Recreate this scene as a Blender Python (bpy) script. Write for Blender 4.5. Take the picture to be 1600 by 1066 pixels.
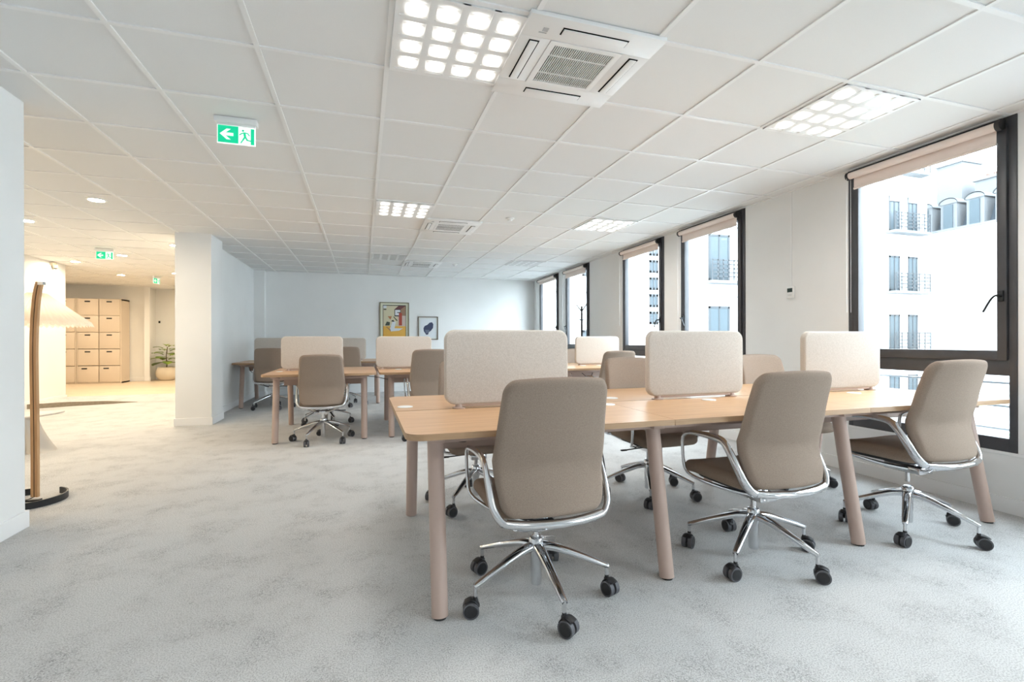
import bpy, bmesh, math, random
from mathutils import Vector, Matrix
PI = math.pi
S = bpy.context.scene
for o in list(bpy.data.objects): bpy.data.objects.remove(o)
COL = S.collection
random.seed(7)

# ------------------------------------------------------------------ camera
cam_d = bpy.data.cameras.new('camera'); cam = bpy.data.objects.new('camera', cam_d); COL.objects.link(cam)
F, YAW, PIT, ROL = 748.56, .30163, -.00078, -.0024
cam_d.sensor_width = 36; cam_d.lens = F/1600*36; cam_d.clip_start = .05; cam_d.clip_end = 300
fw = Vector((math.sin(YAW)*math.cos(PIT), math.cos(YAW)*math.cos(PIT), math.sin(PIT)))
r0 = Vector((math.cos(YAW), -math.sin(YAW), 0)); u0 = r0.cross(fw)
rr = r0*math.cos(ROL)+u0*math.sin(ROL); uu = -r0*math.sin(ROL)+u0*math.cos(ROL)
M = Matrix((rr, uu, -fw)).transposed().to_4x4(); M.translation = (0, 0, 1.095)
cam.matrix_world = M
S.camera = cam
S.view_settings.view_transform = 'Standard'; S.view_settings.look = 'None'
S.view_settings.gamma = 1; S.view_settings.use_curve_mapping = False
S.view_settings.exposure = 1.52

# ------------------------------------------------------------------ light levels
SKY = 6.6            # overcast sky
PANEL = 1.15         # watts of each of a panel's sixteen leds
SPOT = 255.0          # warm downlights
w = bpy.data.worlds.new('sky'); S.world = w; w.use_nodes = True
bgn = w.node_tree.nodes['Background']; bgn.inputs[0].default_value = (.80, .91, 1, 1); bgn.inputs[1].default_value = SKY
WINDOWS = [(1.905, 2.985), (4.12, 5.195), (5.555, 6.63), (7.785, 8.835), (9.2, 10.31)]
XW = 3.88; ZC = 2.5; YF = 10.68
for k, (a, b) in enumerate([(.47, 1.545), (-1.74, -.66), (-3.17, -2.1)] + WINDOWS):
    l = bpy.data.lights.new('window_portal', 'AREA'); l.shape = 'RECTANGLE'; l.size = 2.0; l.size_y = b-a; l.cycles.is_portal = True
    o = bpy.data.objects.new('window_portal', l); COL.objects.link(o)
    o.location = (XW+.16, (a+b)/2, 1.44); o.rotation_euler = (0, PI/2, 0)

# ------------------------------------------------------------------ materials
def mat(name, c, rough=.6, metal=0, emit=None, es=0, spec=.5):
    m = bpy.data.materials.new(name); m.use_nodes = True
    b = m.node_tree.nodes['Principled BSDF']
    b.inputs['Base Color'].default_value = (*c, 1); b.inputs['Roughness'].default_value = rough
    b.inputs['Metallic'].default_value = metal; b.inputs['Specular IOR Level'].default_value = spec
    if emit: b.inputs['Emission Color'].default_value = (*emit, 1); b.inputs['Emission Strength'].default_value = es
    return m
def nd(m, t, **kw):
    n = m.node_tree.nodes.new(t)
    for k, v in kw.items():
        if k in n.inputs: n.inputs[k].default_value = v
        else: setattr(n, k, v)
    return n
def lk(m, a, b): m.node_tree.links.new(a, b)
def vary(m, c1, c2, scale, bump=0, bscale=None, stretch=(1, 1, 1), detail=4, lo=.35, hi=.65, dist=.002):
    b = m.node_tree.nodes['Principled BSDF']
    tc = nd(m, 'ShaderNodeTexCoord'); mp = nd(m, 'ShaderNodeMapping'); mp.inputs['Scale'].default_value = stretch
    lk(m, tc.outputs['Object'], mp.inputs['Vector'])
    n = nd(m, 'ShaderNodeTexNoise', Scale=scale, Detail=detail); lk(m, mp.outputs[0], n.inputs['Vector'])
    r = nd(m, 'ShaderNodeValToRGB'); r.color_ramp.elements[0].color = (*c1, 1); r.color_ramp.elements[1].color = (*c2, 1)
    r.color_ramp.elements[0].position = lo; r.color_ramp.elements[1].position = hi
    lk(m, n.outputs[0], r.inputs[0]); lk(m, r.outputs[0], b.inputs['Base Color'])
    if bump:
        n2 = nd(m, 'ShaderNodeTexNoise', Scale=bscale or scale, Detail=2.0); lk(m, mp.outputs[0], n2.inputs['Vector'])
        bp = nd(m, 'ShaderNodeBump', Strength=bump, Distance=dist); lk(m, n2.outputs[0], bp.inputs['Height']); lk(m, bp.outputs[0], b.inputs['Normal'])
    return m
def V(c, k): return tuple(min(1, x*k) for x in c)

M_wall = vary(mat('white_wall_paint', (.82, .82, .81), .75), (.81, .81, .80), (.84, .84, .83), 1.5, .05, 180)
M_ceil = vary(mat('ceiling_tile', (.80, .80, .79), .9), (.80, .80, .79), (.815, .815, .805), 300, .12, 260)
M_grid = mat('ceiling_grid_paint', (.86, .86, .85), .45)
M_trim = mat('white_trim_paint', (.86, .86, .86), .4)
M_carpet = mat('grey_carpet', (.5, .5, .5), .95, spec=.1)
def carpet(m):
    b = m.node_tree.nodes['Principled BSDF']; tc = nd(m, 'ShaderNodeTexCoord')
    big = nd(m, 'ShaderNodeTexNoise', Scale=4.2, Detail=6.0, Roughness=.65); lk(m, tc.outputs['Object'], big.inputs['Vector'])
    mk = nd(m, 'ShaderNodeValToRGB'); mk.color_ramp.elements[0].position = .46; mk.color_ramp.elements[1].position = .66; lk(m, big.outputs[0], mk.inputs[0])
    fine = nd(m, 'ShaderNodeTexNoise', Scale=70.0, Detail=2.0, Distortion=2.0); lk(m, tc.outputs['Object'], fine.inputs['Vector'])
    fr = nd(m, 'ShaderNodeValToRGB'); fr.color_ramp.elements[0].position = .40; fr.color_ramp.elements[1].position = .52; lk(m, fine.outputs[0], fr.inputs[0])
    pile = nd(m, 'ShaderNodeTexNoise', Scale=200.0, Detail=2.0); lk(m, tc.outputs['Object'], pile.inputs['Vector'])
    inv = nd(m, 'ShaderNodeMath', operation='SUBTRACT'); inv.inputs[0].default_value = 1; lk(m, fr.outputs[0], inv.inputs[1])
    mul = nd(m, 'ShaderNodeMath', operation='MULTIPLY'); lk(m, inv.outputs[0], mul.inputs[0]); lk(m, mk.outputs[0], mul.inputs[1])
    mul2 = nd(m, 'ShaderNodeMath', operation='MULTIPLY'); mul2.inputs[1].default_value = .62; lk(m, mul.outputs[0], mul2.inputs[0])
    base = nd(m, 'ShaderNodeMix', data_type='RGBA'); base.inputs['A'].default_value = (.62, .617, .61, 1); base.inputs['B'].default_value = (.605, .602, .595, 1)
    lk(m, mk.outputs[0], base.inputs['Factor'])
    c = nd(m, 'ShaderNodeMix', data_type='RGBA'); lk(m, mul2.outputs[0], c.inputs['Factor']); lk(m, base.outputs['Result'], c.inputs['A']); c.inputs['B'].default_value = (.27, .265, .26, 1)
    p = nd(m, 'ShaderNodeMix', data_type='RGBA', blend_type='MULTIPLY'); p.inputs['Factor'].default_value = .6
    pr_ = nd(m, 'ShaderNodeValToRGB'); pr_.color_ramp.elements[0].position = .36; pr_.color_ramp.elements[0].color = (.45, .45, .45, 1); pr_.color_ramp.elements[1].position = .56
    lk(m, pile.outputs[0], pr_.inputs[0]); lk(m, c.outputs['Result'], p.inputs['A']); lk(m, pr_.outputs[0], p.inputs['B']); lk(m, p.outputs['Result'], b.inputs['Base Color'])
    s = nd(m, 'ShaderNodeMath', operation='SUBTRACT'); lk(m, pile.outputs[0], s.inputs[0]); lk(m, mul2.outputs[0], s.inputs[1])
    bp = nd(m, 'ShaderNodeBump', Strength=.5, Distance=.004); lk(m, s.outputs[0], bp.inputs['Height']); lk(m, bp.outputs[0], b.inputs['Normal'])
carpet(M_carpet)
M_strip = vary(mat('taupe_floor_edge', (.25, .21, .16), .9), (.25, .21, .16), (.31, .26, .2), 40, .3, 200)
def wood(name, c1, c2, stretch, rough=.45):
    m = vary(mat(name, c1, rough, spec=.4), c1, c2, 2.2, .08, 9, stretch, 6, .3, .7)
    return m
M_oak = wood('oak_desktop', (.53, .30, .150), (.67, .42, .235), (1.3, 22, 22), .34)
M_oakedge = wood('oak_edge', (.40, .245, .135), (.48, .31, .18), (2, 30, 60))
M_bent = wood('bent_beech', (.50, .28, .13), (.62, .37, .19), (40, 40, 3))
M_parq = mat('oak_parquet', (.7, .5, .3), .4)
def parquet(m):
    b = m.node_tree.nodes['Principled BSDF']; tc = nd(m, 'ShaderNodeTexCoord')
    br = nd(m, 'ShaderNodeTexBrick', Scale=1.0); br.inputs['Brick Width'].default_value = .9; br.inputs['Row Height'].default_value = .12
    br.inputs['Mortar Size'].default_value = .003; br.inputs['Color1'].default_value = (.74, .60, .44, 1); br.inputs['Color2'].default_value = (.80, .67, .50, 1); br.inputs['Mortar'].default_value = (.55, .42, .28, 1)
    lk(m, tc.outputs['Object'], br.inputs['Vector']); lk(m, br.outputs[0], b.inputs['Base Color'])
parquet(M_parq)
M_leg = mat('pinkish_taupe_lacquer', (.50, .37, .31), .42)
M_legpad = mat('black_pad', (.02, .02, .02), .6)
M_fab = vary(mat('taupe_wool_fabric', (.4, .34, .28), .92, spec=.15), (.275, .210, .165), (.33, .257, .207), 320, .35, 520, (1, 1, 1), 2, .35, .65, .0015)
M_seatfab = vary(mat('brown_seat_fabric', (.22, .16, .12), .9, spec=.15), (.25, .185, .14), (.30, .225, .175), 320, .3, 520, (1, 1, 1), 2)
M_screen = vary(mat('beige_felt', (.66, .58, .50), .95, spec=.1), (.53, .48, .43), (.63, .58, .53), 240, .3, 420, (1, 1, 1), 3)
M_chrome = mat('polished_aluminium', (.70, .71, .73), .11, 1)
M_black = mat('black_plastic', (.018, .018, .02), .45)
M_rubber = mat('grey_tyre', (.10, .10, .11), .6)
M_white = mat('white_plastic', (.85, .85, .84), .35)
M_frame = vary(mat('anthracite_window_lacquer', (.06, .05, .05), .4), (.046, .046, .052), (.056, .056, .062), 6)
M_blind = mat('pale_pink_blind', (.84, .73, .67), .8)
M_blackmetal = mat('black_metal', (.02, .022, .025), .4, .3)
M_dark = mat('dark_void', (.008, .008, .008), .9, spec=.1)
M_cable = mat('black_cable', (.015, .015, .015), .5)
def glass():
    m = bpy.data.materials.new('window_glass'); m.use_nodes = True; nt = m.node_tree; nt.nodes.clear()
    o = nt.nodes.new('ShaderNodeOutputMaterial'); mx = nt.nodes.new('ShaderNodeMixShader'); t = nt.nodes.new('ShaderNodeBsdfTransparent'); g = nt.nodes.new('ShaderNodeBsdfGlossy')
    t.inputs[0].default_value = (.95, .97, .97, 1); g.inputs['Roughness'].default_value = .02; f0 = nt.nodes.new('ShaderNodeLayerWeight'); f1 = nt.nodes.new('ShaderNodeMath'); f1.operation = 'POWER'; f1.inputs[1].default_value = 5; nt.links.new(f0.outputs['Facing'], f1.inputs[0]); f = nt.nodes.new('ShaderNodeMath'); f.operation = 'MULTIPLY_ADD'; f.inputs[1].default_value = .8; f.inputs[2].default_value = .03; nt.links.new(f1.outputs[0], f.inputs[0])
    nt.links.new(f.outputs[0], mx.inputs[0]); nt.links.new(t.outputs[0], mx.inputs[1]); nt.links.new(g.outputs[0], mx.inputs[2]); nt.links.new(mx.outputs[0], o.inputs[0])
    return m
M_glass = glass()
M_led = mat('lit_diffuser', (.9, .9, .88), .5, emit=(1, .965, .915), es=1)
def led_grad(m):   # reflector cell: brightest at its own led, softer towards its rim
    b = m.node_tree.nodes['Principled BSDF']; tc = nd(m, 'ShaderNodeTexCoord'); ln = nd(m, 'ShaderNodeVectorMath', operation='LENGTH'); lk(m, tc.outputs['Object'], ln.inputs[0])
    mr = nd(m, 'ShaderNodeMapRange'); mr.interpolation_type = 'SMOOTHSTEP'; mr.inputs['From Min'].default_value = .004; mr.inputs['From Max'].default_value = .060; mr.inputs['To Min'].default_value = 1.5; mr.inputs['To Max'].default_value = .06
    lk(m, ln.outputs['Value'], mr.inputs['Value']); lk(m, mr.outputs[0], b.inputs['Emission Strength'])
led_grad(M_led)
M_ledcore = mat('led_core', (.9, .9, .88), .5, emit=(1, .97, .93), es=2.5)
M_ledoff = mat('unlit_diffuser', (.62, .62, .61), .5)
M_spot = mat('downlight_lens', (.9, .9, .9), .5, emit=(1, .84, .62), es=SPOT)
M_green = mat('exit_green', (.0, .50, .24), .5, emit=(0, .62, .32), es=.22)
M_signwhite = mat('exit_white', (.9, .95, .92), .5, emit=(.9, 1, .95), es=.22)
M_shade = None

# ------------------------------------------------------------------ mesh helpers
def new(): return bmesh.new()
def obj(name, bm, m, parent=None, smooth=30, loc=None):
    bmesh.ops.recalc_face_normals(bm, faces=bm.faces)
    me = bpy.data.meshes.new(name); bm.to_mesh(me); bm.free()
    for mm in (m if isinstance(m, (list, tuple)) else [m]): me.materials.append(mm)
    if smooth:
        for p in me.polygons: p.use_smooth = True
        me.set_sharp_from_angle(angle=math.radians(smooth))
    o = bpy.data.objects.new(name, me); COL.objects.link(o)
    if parent: o.parent = parent
    if loc: o.location = loc
    return o
def tag(o, label, cat, group=None):
    o['label'] = label; o['category'] = cat
    if group: o['group'] = group
    return o
def thing(name, label, cat, loc=(0, 0, 0), rz=0, group=None):
    o = bpy.data.objects.new(name, None); COL.objects.link(o); o.location = loc; o.rotation_euler = (0, 0, rz); o.empty_display_size = .1
    return tag(o, label, cat, group)
def struct(name, bm, m, parent=None, **k):
    o = obj(name, bm, m, parent, **k)
    if not parent: o['kind'] = 'structure'
    return o
def bx(bm, x0, x1, y0, y1, z0, z1, bev=0, mi=0):
    x0, x1 = sorted((x0, x1)); y0, y1 = sorted((y0, y1)); z0, z1 = sorted((z0, z1))
    r = bmesh.ops.create_cube(bm, size=1); vs = r['verts']
    for v in vs: v.co = Vector(((x0+x1)/2+v.co.x*(x1-x0), (y0+y1)/2+v.co.y*(y1-y0), (z0+z1)/2+v.co.z*(z1-z0)))
    fs = list({f for v in vs for f in v.link_faces})
    for f in fs: f.material_index = mi
    if bev:
        es = list({e for v in vs for e in v.link_edges})
        bmesh.ops.bevel(bm, geom=es, offset=bev, segments=2, affect='EDGES', profile=.5)
    return bm
def cyl(bm, a, b, ra, rb=None, n=20, caps=True, mi=0):
    rb = ra if rb is None else rb; a = Vector(a); b = Vector(b); d = (b-a).normalized()
    s = d.cross(Vector((0, 0, 1))) if abs(d.z) < .9 else d.cross(Vector((1, 0, 0))); s.normalize(); t = d.cross(s)
    A = [bm.verts.new(a+(s*math.cos(k*2*PI/n)+t*math.sin(k*2*PI/n))*ra) for k in range(n)]
    B_ = [bm.verts.new(b+(s*math.cos(k*2*PI/n)+t*math.sin(k*2*PI/n))*rb) for k in range(n)]
    fs = [bm.faces.new((A[k], A[(k+1) % n], B_[(k+1) % n], B_[k])) for k in range(n)]
    if caps: fs += [bm.faces.new(A[::-1]), bm.faces.new(B_)]
    for f in fs: f.material_index = mi
    return bm
def lathe(bm, prof, c=(0, 0, 0), n=32, mi=0, axis='z'):
    rings = []
    for r, z in prof:
        rings.append([bm.verts.new((c[0]+r*math.cos(k*2*PI/n), c[1]+r*math.sin(k*2*PI/n), c[2]+z)) for k in range(n)] if r > 1e-5 else [bm.verts.new((c[0], c[1], c[2]+z))])
    for A, B_ in zip(rings, rings[1:]):
        for k in range(n):
            j = (k+1) % n
            if len(A) == 1 and len(B_) == 1: continue
            if len(A) == 1: f = bm.faces.new((A[0], B_[k], B_[j]))
            elif len(B_) == 1: f = bm.faces.new((A[k], A[j], B_[0]))
            else: f = bm.faces.new((A[k], A[j], B_[j], B_[k]))
            f.material_index = mi
    return bm
def catmull(pts, sub):
    P = [Vector(p) for p in pts]; out = []
    for i in range(len(P)-1):
        p0 = P[max(i-1, 0)]; p1 = P[i]; p2 = P[i+1]; p3 = P[min(i+2, len(P)-1)]
        for k in range(sub):
            t = k/sub
            out.append(.5*((2*p1)+(-p0+p2)*t+(2*p0-5*p1+4*p2-p3)*t*t+(-p0+3*p1-3*p2+p3)*t**3))
    out.append(P[-1]); return out
def sweep(bm, pts, ws, hs, up=(0, 0, 1), n=12, sub=5, mi=0):
    """tube of elliptical section: half width ws (sideways), half height hs (towards up)"""
    P = catmull(pts, sub); L = len(P); up = Vector(up)
    def val(a, i):
        if not isinstance(a, (list, tuple)): return a
        t = i/(L-1)*(len(a)-1); k = min(int(t), len(a)-2); return a[k]+(a[k+1]-a[k])*(t-k)
    rings = []; prev = None
    for i, p in enumerate(P):
        d = (P[min(i+1, L-1)]-P[max(i-1, 0)]).normalized()
        if prev is None:
            s = d.cross(up)
            if s.length < .1: s = d.cross(Vector((1, 0, 0)))
        else: s = prev-d*prev.dot(d)
        s.normalize(); t = s.cross(d).normalized(); prev = s
        a, b = val(ws, i), val(hs, i)
        rings.append([bm.verts.new(p+s*math.cos(k*2*PI/n)*a+t*math.sin(k*2*PI/n)*b) for k in range(n)])
    for A, B_ in zip(rings, rings[1:]):
        for k in range(n):
            f = bm.faces.new((A[k], A[(k+1) % n], B_[(k+1) % n], B_[k])); f.material_index = mi
    for f in (bm.faces.new(rings[0][::-1]), bm.faces.new(rings[-1])): f.material_index = mi
    return bm
def rrect(w, h, r, n=8, cx=0, cy=0, corners=(1, 1, 1, 1)):
    out = []
    for q, (sx, sy) in enumerate(((1, 1), (-1, 1), (-1, -1), (1, -1))):
        rad = r if corners[q] else .0001
        for k in range(n+1):
            a = q*PI/2+k*PI/2/n
            out.append((cx+sx*(w/2-rad)+rad*math.cos(a), cy+sy*(h/2-rad)+rad*math.sin(a)))
    return out
def pillow(bm, outline, fn, T, centre=(0, 0), rim=.08, m=9):
    """closed cushion: outline in (u,v), fn(u,v,off) -> xyz"""
    prof = [(1-rim*(1-math.cos(a)), T/2*math.sin(a)) for a in [k*PI/2/5 for k in range(6)]]
    inner = [prof[-1][0]*(1-k/m) for k in range(1, m)]
    def ring(s, off): return [bm.verts.new(fn(centre[0]+(u-centre[0])*s, centre[1]+(v-centre[1])*s, off)) for u, v in outline]
    n = len(outline)
    def con(A, B_):
        for k in range(n): bm.faces.new((A[k], A[(k+1) % n], B_[(k+1) % n], B_[k]))
    rim_ring = ring(1, 0)
    for sg in (1, -1):
        cur = rim_ring
        for s, o in prof[1:]:
            nx = ring(s, sg*o); con(cur, nx); cur = nx
        for s in inner:
            nx = ring(s, sg*T/2); con(cur, nx); cur = nx
        c = bm.verts.new(fn(centre[0], centre[1], sg*T/2))
        for k in range(n): bm.faces.new((cur[k], cur[(k+1) % n], c))
    return bm
def prism(bm, pts, z0, z1, bev=0, mi=0):
    A = [bm.verts.new((x, y, z0)) for x, y in pts]; B_ = [bm.verts.new((x, y, z1)) for x, y in pts]; n = len(pts)
    fs = [bm.faces.new(A[::-1]), bm.faces.new(B_)]
    for k in range(n): fs.append(bm.faces.new((A[k], A[(k+1) % n], B_[(k+1) % n], B_[k])))
    for f in fs[2:]: f.material_index = mi
    if bev:
        es = [e for f in fs[:2] for e in f.edges]; bmesh.ops.bevel(bm, geom=list(set(es)), offset=bev, segments=2, affect='EDGES', profile=.5)
    return bm
def copy_tree(o, parent=None):
    c = o.copy(); COL.objects.link(c)
    if parent: c.parent = parent
    for ch in list(o.children): copy_tree(ch, c)
    return c

# ------------------------------------------------------------------ room shell
bm = new(); bx(bm, -8.2, 4.1, -4.2, 16.2, -.12, 0); struct('floor', bm, M_carpet, smooth=0)
bm = new(); bx(bm, -8.2, 4.1, -4.2, 16.2, 2.506, 2.6); struct('ceiling', bm, M_ceil, smooth=0)
GX, GY = .12, 2.546
bm = new()
for i in range(-14, 7):
    x = GX+.6*i
    if -8 < x < 3.75: bx(bm, x-.012, x+.012, -4, 16, 2.499, 2.507)
for j in range(-11, 23):
    y = GY+.6*j
    bx(bm, -8, XW, y-.012, y+.012, 2.4993, 2.507)
bx(bm, XW-.022, XW, -4, YF, 2.497, 2.507)
struct('trim_ceiling_grid', bm, M_grid, smooth=0)
# right wall: piers and the parapets under the windows
HOLES = [(-3.17, -2.1), (-1.74, -.66), (.47, 1.545)] + WINDOWS
bm = new(); y = -4.0
for a, b in HOLES:
    bx(bm, XW, XW+.22, y, a, 0, 2.52); bx(bm, XW, XW+.22, a, b, 0, .385); y = b
bx(bm, XW, XW+.22, y, YF+.2, 0, 2.52)
struct('wall_right', bm, M_wall, smooth=0)
bm = new(); bx(bm, -2.05, XW, YF, YF+.2, 0, 2.52); struct('wall_far', bm, M_wall, smooth=0)
bm = new(); bx(bm, -2.05, -1.86, 10.50, YF, 0, 2.5); struct('trim_corner_column', bm, M_wall, smooth=0)
bm = new(); bx(bm, -2.25, -2.05, 7.7, 10.88, 0, 2.52); struct('wall_partition', bm, M_wall, smooth=0)
bm = new(); bx(bm, -2.31, -1.90, 7.18, 7.7, 0, 2.52); struct('wall_pillar', bm, M_wall, smooth=0)
bm = new(); bx(bm, -2.1, -1.905, -4.0, 3.55, 0, 2.52); struct('wall_left', bm, M_wall, smooth=0)
bm = new(); bx(bm, -5.4, 4.1, -4.2, -4.0, 0, 2.52); struct('wall_back', bm, M_wall, smooth=0)
bm = new(); bx(bm, -5.42, -5.22, -4.0, 10.85, 0, 2.52); bx(bm, -8.2, -5.42, 10.65, 10.85, 0, 2.52); struct('wall_lounge_left', bm, M_wall, smooth=0)
bm = new(); bx(bm, -8.2, -8, 10.85, 14.7, 0, 2.52); struct('wall_lounge_end', bm, M_wall, smooth=0)
bm = new(); bx(bm, -8.2, -5.34, 14.55, 14.75, 0, 2.52); struct('wall_lockers', bm, M_wall, smooth=0)
bm = new(); bx(bm, -5.6, -2.25, 15.2, 15.4, 0, 2.52); bx(bm, -5.42, -5.34, 14.75, 15.2, 0, 2.52); struct('wall_lounge_far', bm, M_wall, smooth=0)
bm = new(); bx(bm, -2.25, -2.05, 10.88, 15.4, 0, 2.52); struct('wall_lounge_right', bm, M_wall, smooth=0)
bm = new(); bx(bm, -5.345, -5.23, 14.50, 14.56, .08, 2.5); struct('trim_lounge_corner', bm, M_trim, smooth=0)
# baseboards
def baseboard(name, segs, h=.10, z=0):
    bm = new()
    for x0, x1, y0, y1 in segs: bx(bm, x0, x1, y0, y1, z, z+h, .002)
    struct(name, bm, M_trim, smooth=0)
baseboard('baseboard_right', [(XW-.014, XW, -4, YF)])
baseboard('baseboard_far', [(-1.86, XW-.014, YF-.014, YF)])
baseboard('baseboard_partition', [(-2.05, -2.036, 7.7, 10.5), (-2.036, -1.846, 10.486, 10.5), (-1.86, -1.846, 10.5, YF)])
baseboard('baseboard_pillar', [(-2.324, -1.886, 7.166, 7.18), (-1.90, -1.886, 7.18, 7.714), (-2.324, -2.31, 7.18, 7.7)])
baseboard('baseboard_left', [(-1.905, -1.891, -4, 3.564), (-2.1, -1.905, 3.55, 3.564)])
baseboard('baseboard_lounge_left', [(-5.22, -5.206, -4, 10.864)], .12)
baseboard('baseboard_lounge_far', [(-5.70, -5.22, 14.536, 14.55), (-5.34, -2.25, 15.186, 15.2)], .12, .06)
# raised lounge floor: a ramp of carpet, its taupe side, then oak
bm = new()
pts = [(-5.22, 9.75, .075), (-4.75, 9.98, .072), (-4.3, 10.12, .052), (-3.9, 10.30, .002), (-2.25, 10.0, .002), (-2.25, 10.95, .075), (-5.22, 10.95, .075)]
A = [bm.verts.new(p) for p in pts]; c = bm.verts.new((-4.1, 10.7, .070))
for k in range(len(A)):
    bm.faces.new((A[k], A[(k+1) % len(A)], c))
struct('floor_ramp', bm, M_carpet, smooth=0)
bm = new()
for (x0, y0, z0), (x1, y1, z1) in zip(pts[:3], pts[1:4]):
    q = [bm.verts.new(p) for p in ((x0, y0-.003, 0), (x1, y1-.003, 0), (x1, y1-.003, z1+.002), (x0, y0-.003, z0+.002))]; bm.faces.new(q)
    q = [bm.verts.new(p) for p in ((x0, y0-.003, z0+.002), (x1, y1-.003, z1+.002), (x1, y1+.02, z1+.002), (x0, y0+.02, z0+.002))]; bm.faces.new(q)
struct('trim_ramp_edge', bm, M_strip, smooth=0)
bm = new(); bx(bm, -8, -2.25, 10.95, 15.2, .0, .076); struct('floor_lounge', bm, M_parq, smooth=0)

# ------------------------------------------------------------------ windows
def window(n, y0, y1, handle):
    root = bpy.data.objects.new('window_%d' % n, None); COL.objects.link(root); root['kind'] = 'structure'; root.location = (XW, y0, 0)
    W = y1-y0; xa, xb = -.008, .06
    bm = new(); fw_ = .04
    for a in ((0, fw_, .385, 2.498), (W-fw_, W, .385, 2.498)): bx(bm, xa, xb, a[0], a[1], a[2], a[3], .003)
    for z0, z1 in ((.385, .47), (.865, .970), (2.430, 2.498)): bx(bm, xa+.0005, xb-.001, fw_-.002, W-fw_+.002, z0, z1, .003)
    obj('window_frame', bm, M_frame, root)
    s = .05
    bm = new()
    bx(bm, -.022, .045, fw_+.004, fw_+.004+s, .962, 2.441, .004); bx(bm, -.022, .045, W-fw_-.004-s, W-fw_-.004, .962, 2.441, .004)
    for z0, z1 in ((.962, 1.025), (2.385, 2.441)): bx(bm, -.021, .044, fw_+.006+s-.004, W-fw_-.006-s+.004, z0, z1, .004)
    sash = obj('sash', bm, M_frame, root)
    bm = new(); bx(bm, .012, .018, fw_+.05, W-fw_-.05, 1.02, 2.39); obj('pane', bm, M_glass, root, smooth=0)
    bm = new(); bx(bm, .012, .018, fw_-.001, W-fw_+.001, .465, .87); obj('pane', bm, M_glass, root, smooth=0)
    yh, sg = (fw_+.028, 1) if handle == 'r' else (W-fw_-.028, -1)
    bm = new(); bx(bm, -.036, -.022, yh-.013, yh+.013, 1.335, 1.405, .003)
    cyl(bm, (-.034, yh, 1.372), (-.066, yh, 1.372), .009, n=12)
    sweep(bm, [(-.066, yh-.004*sg, 1.376), (-.068, yh+.018*sg, 1.366), (-.068, yh+.04*sg, 1.335), (-.066, yh+.072*sg, 1.272)], .009, .006, n=10, sub=4)
    obj('window_handle', bm, M_blackmetal, sash)
    bm = new(); bx(bm, -.006, .0, -.03, W+.03, .365, .385, .002); obj('window_sill', bm, M_trim, root, smooth=0)
    return root
def blind(y0, y1, drop, label):
    root = thing('roller_blind', label, 'blind', (XW, y0, 0), 0, 'pale pink roller blinds rolled up at the window heads')
    W = y1-y0
    bm = new(); cyl(bm, (-.062, .07, 2.438), (-.062, W-.055, 2.438), .027, n=24); obj('roll', bm, M_blind, root)
    bm = new(); bx(bm, -.0375, -.0355, .085, W-.07, drop, 2.44); cyl(bm, (-.0365, .085, drop+.01), (-.0365, W-.07, drop+.01), .008, n=12); obj('cloth', bm, M_blind, root)
    for a, b in ((.045, .07), (W-.055, W-.035)):
        bm = new(); cyl(bm, (-.062, a, 2.438), (-.062, b, 2.438), .033, n=24); bx(bm, -.062, -.022, a+.002, b-.002, 2.42, 2.478); obj('bracket', bm, M_black, root)
    bm = new(); z = 2.41
    for dx in (-.086, -.040):
        cyl(bm, (dx, W-.045, 2.43), (dx, W-.045, 1.32 if n_ != 2 else 1.05), .0016, n=6)
    obj('pull_chain', bm, M_white, root)
WL = ['nearest to the camera, over the widest-looking window', 'on the second window from the camera, right of the thermostat gap', 'on the third window from the camera',
      'on the fourth window, the one behind the coat stand', 'on the farthest window by the end wall']
WLAB = ['pale pink roller blind rolled up on the large window nearest the camera',
        'pale pink roller blind on the second window, the one just left of the white thermostat',
        'pale pink roller blind on the middle one of the five windows',
        'pale pink roller blind above the window where the black coat stand stands',
        'smallest-looking pale pink roller blind, on the window nearest the far wall']
RLAB = ['thin steel guard rails outside the lower pane of the nearest window', 'guard rails outside the window just left of the thermostat',
        'guard rails outside the middle one of the five windows', 'guard rails outside the window behind the coat stand', 'guard rails outside the window nearest the far wall']
for n_, (a, b) in enumerate(WINDOWS, 1):
    window(n_, a, b, 'r' if n_ in (1, 3, 5) else 'l')
    blind(a, b, [2.325, 2.325, 2.335, 2.32, 2.36][n_-1], WLAB[n_-1])
    bm = new()
    for z in (.485, .642, .80): cyl(bm, (.27, -.1, z), (.27, b-a+.1, z), .009, n=10)
    for yy in (-.09, b-a+.09): bx(bm, .235, .27, yy-.012, yy+.012, .40, .83)
    o = obj('guard_rail', bm, mat('rail_steel', (.25, .27, .29), .5, .5) if n_ == 1 else bpy.data.materials['rail_steel'], loc=(XW, a, 0)); tag(o, RLAB[n_-1], 'railing', 'guard rails outside the windows')
for n_, (a, b) in enumerate([(.47, 1.545), (-1.74, -.66), (-3.17, -2.1)], 6): window(n_, a, b, 'l' if n_ % 2 else 'r')

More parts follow.
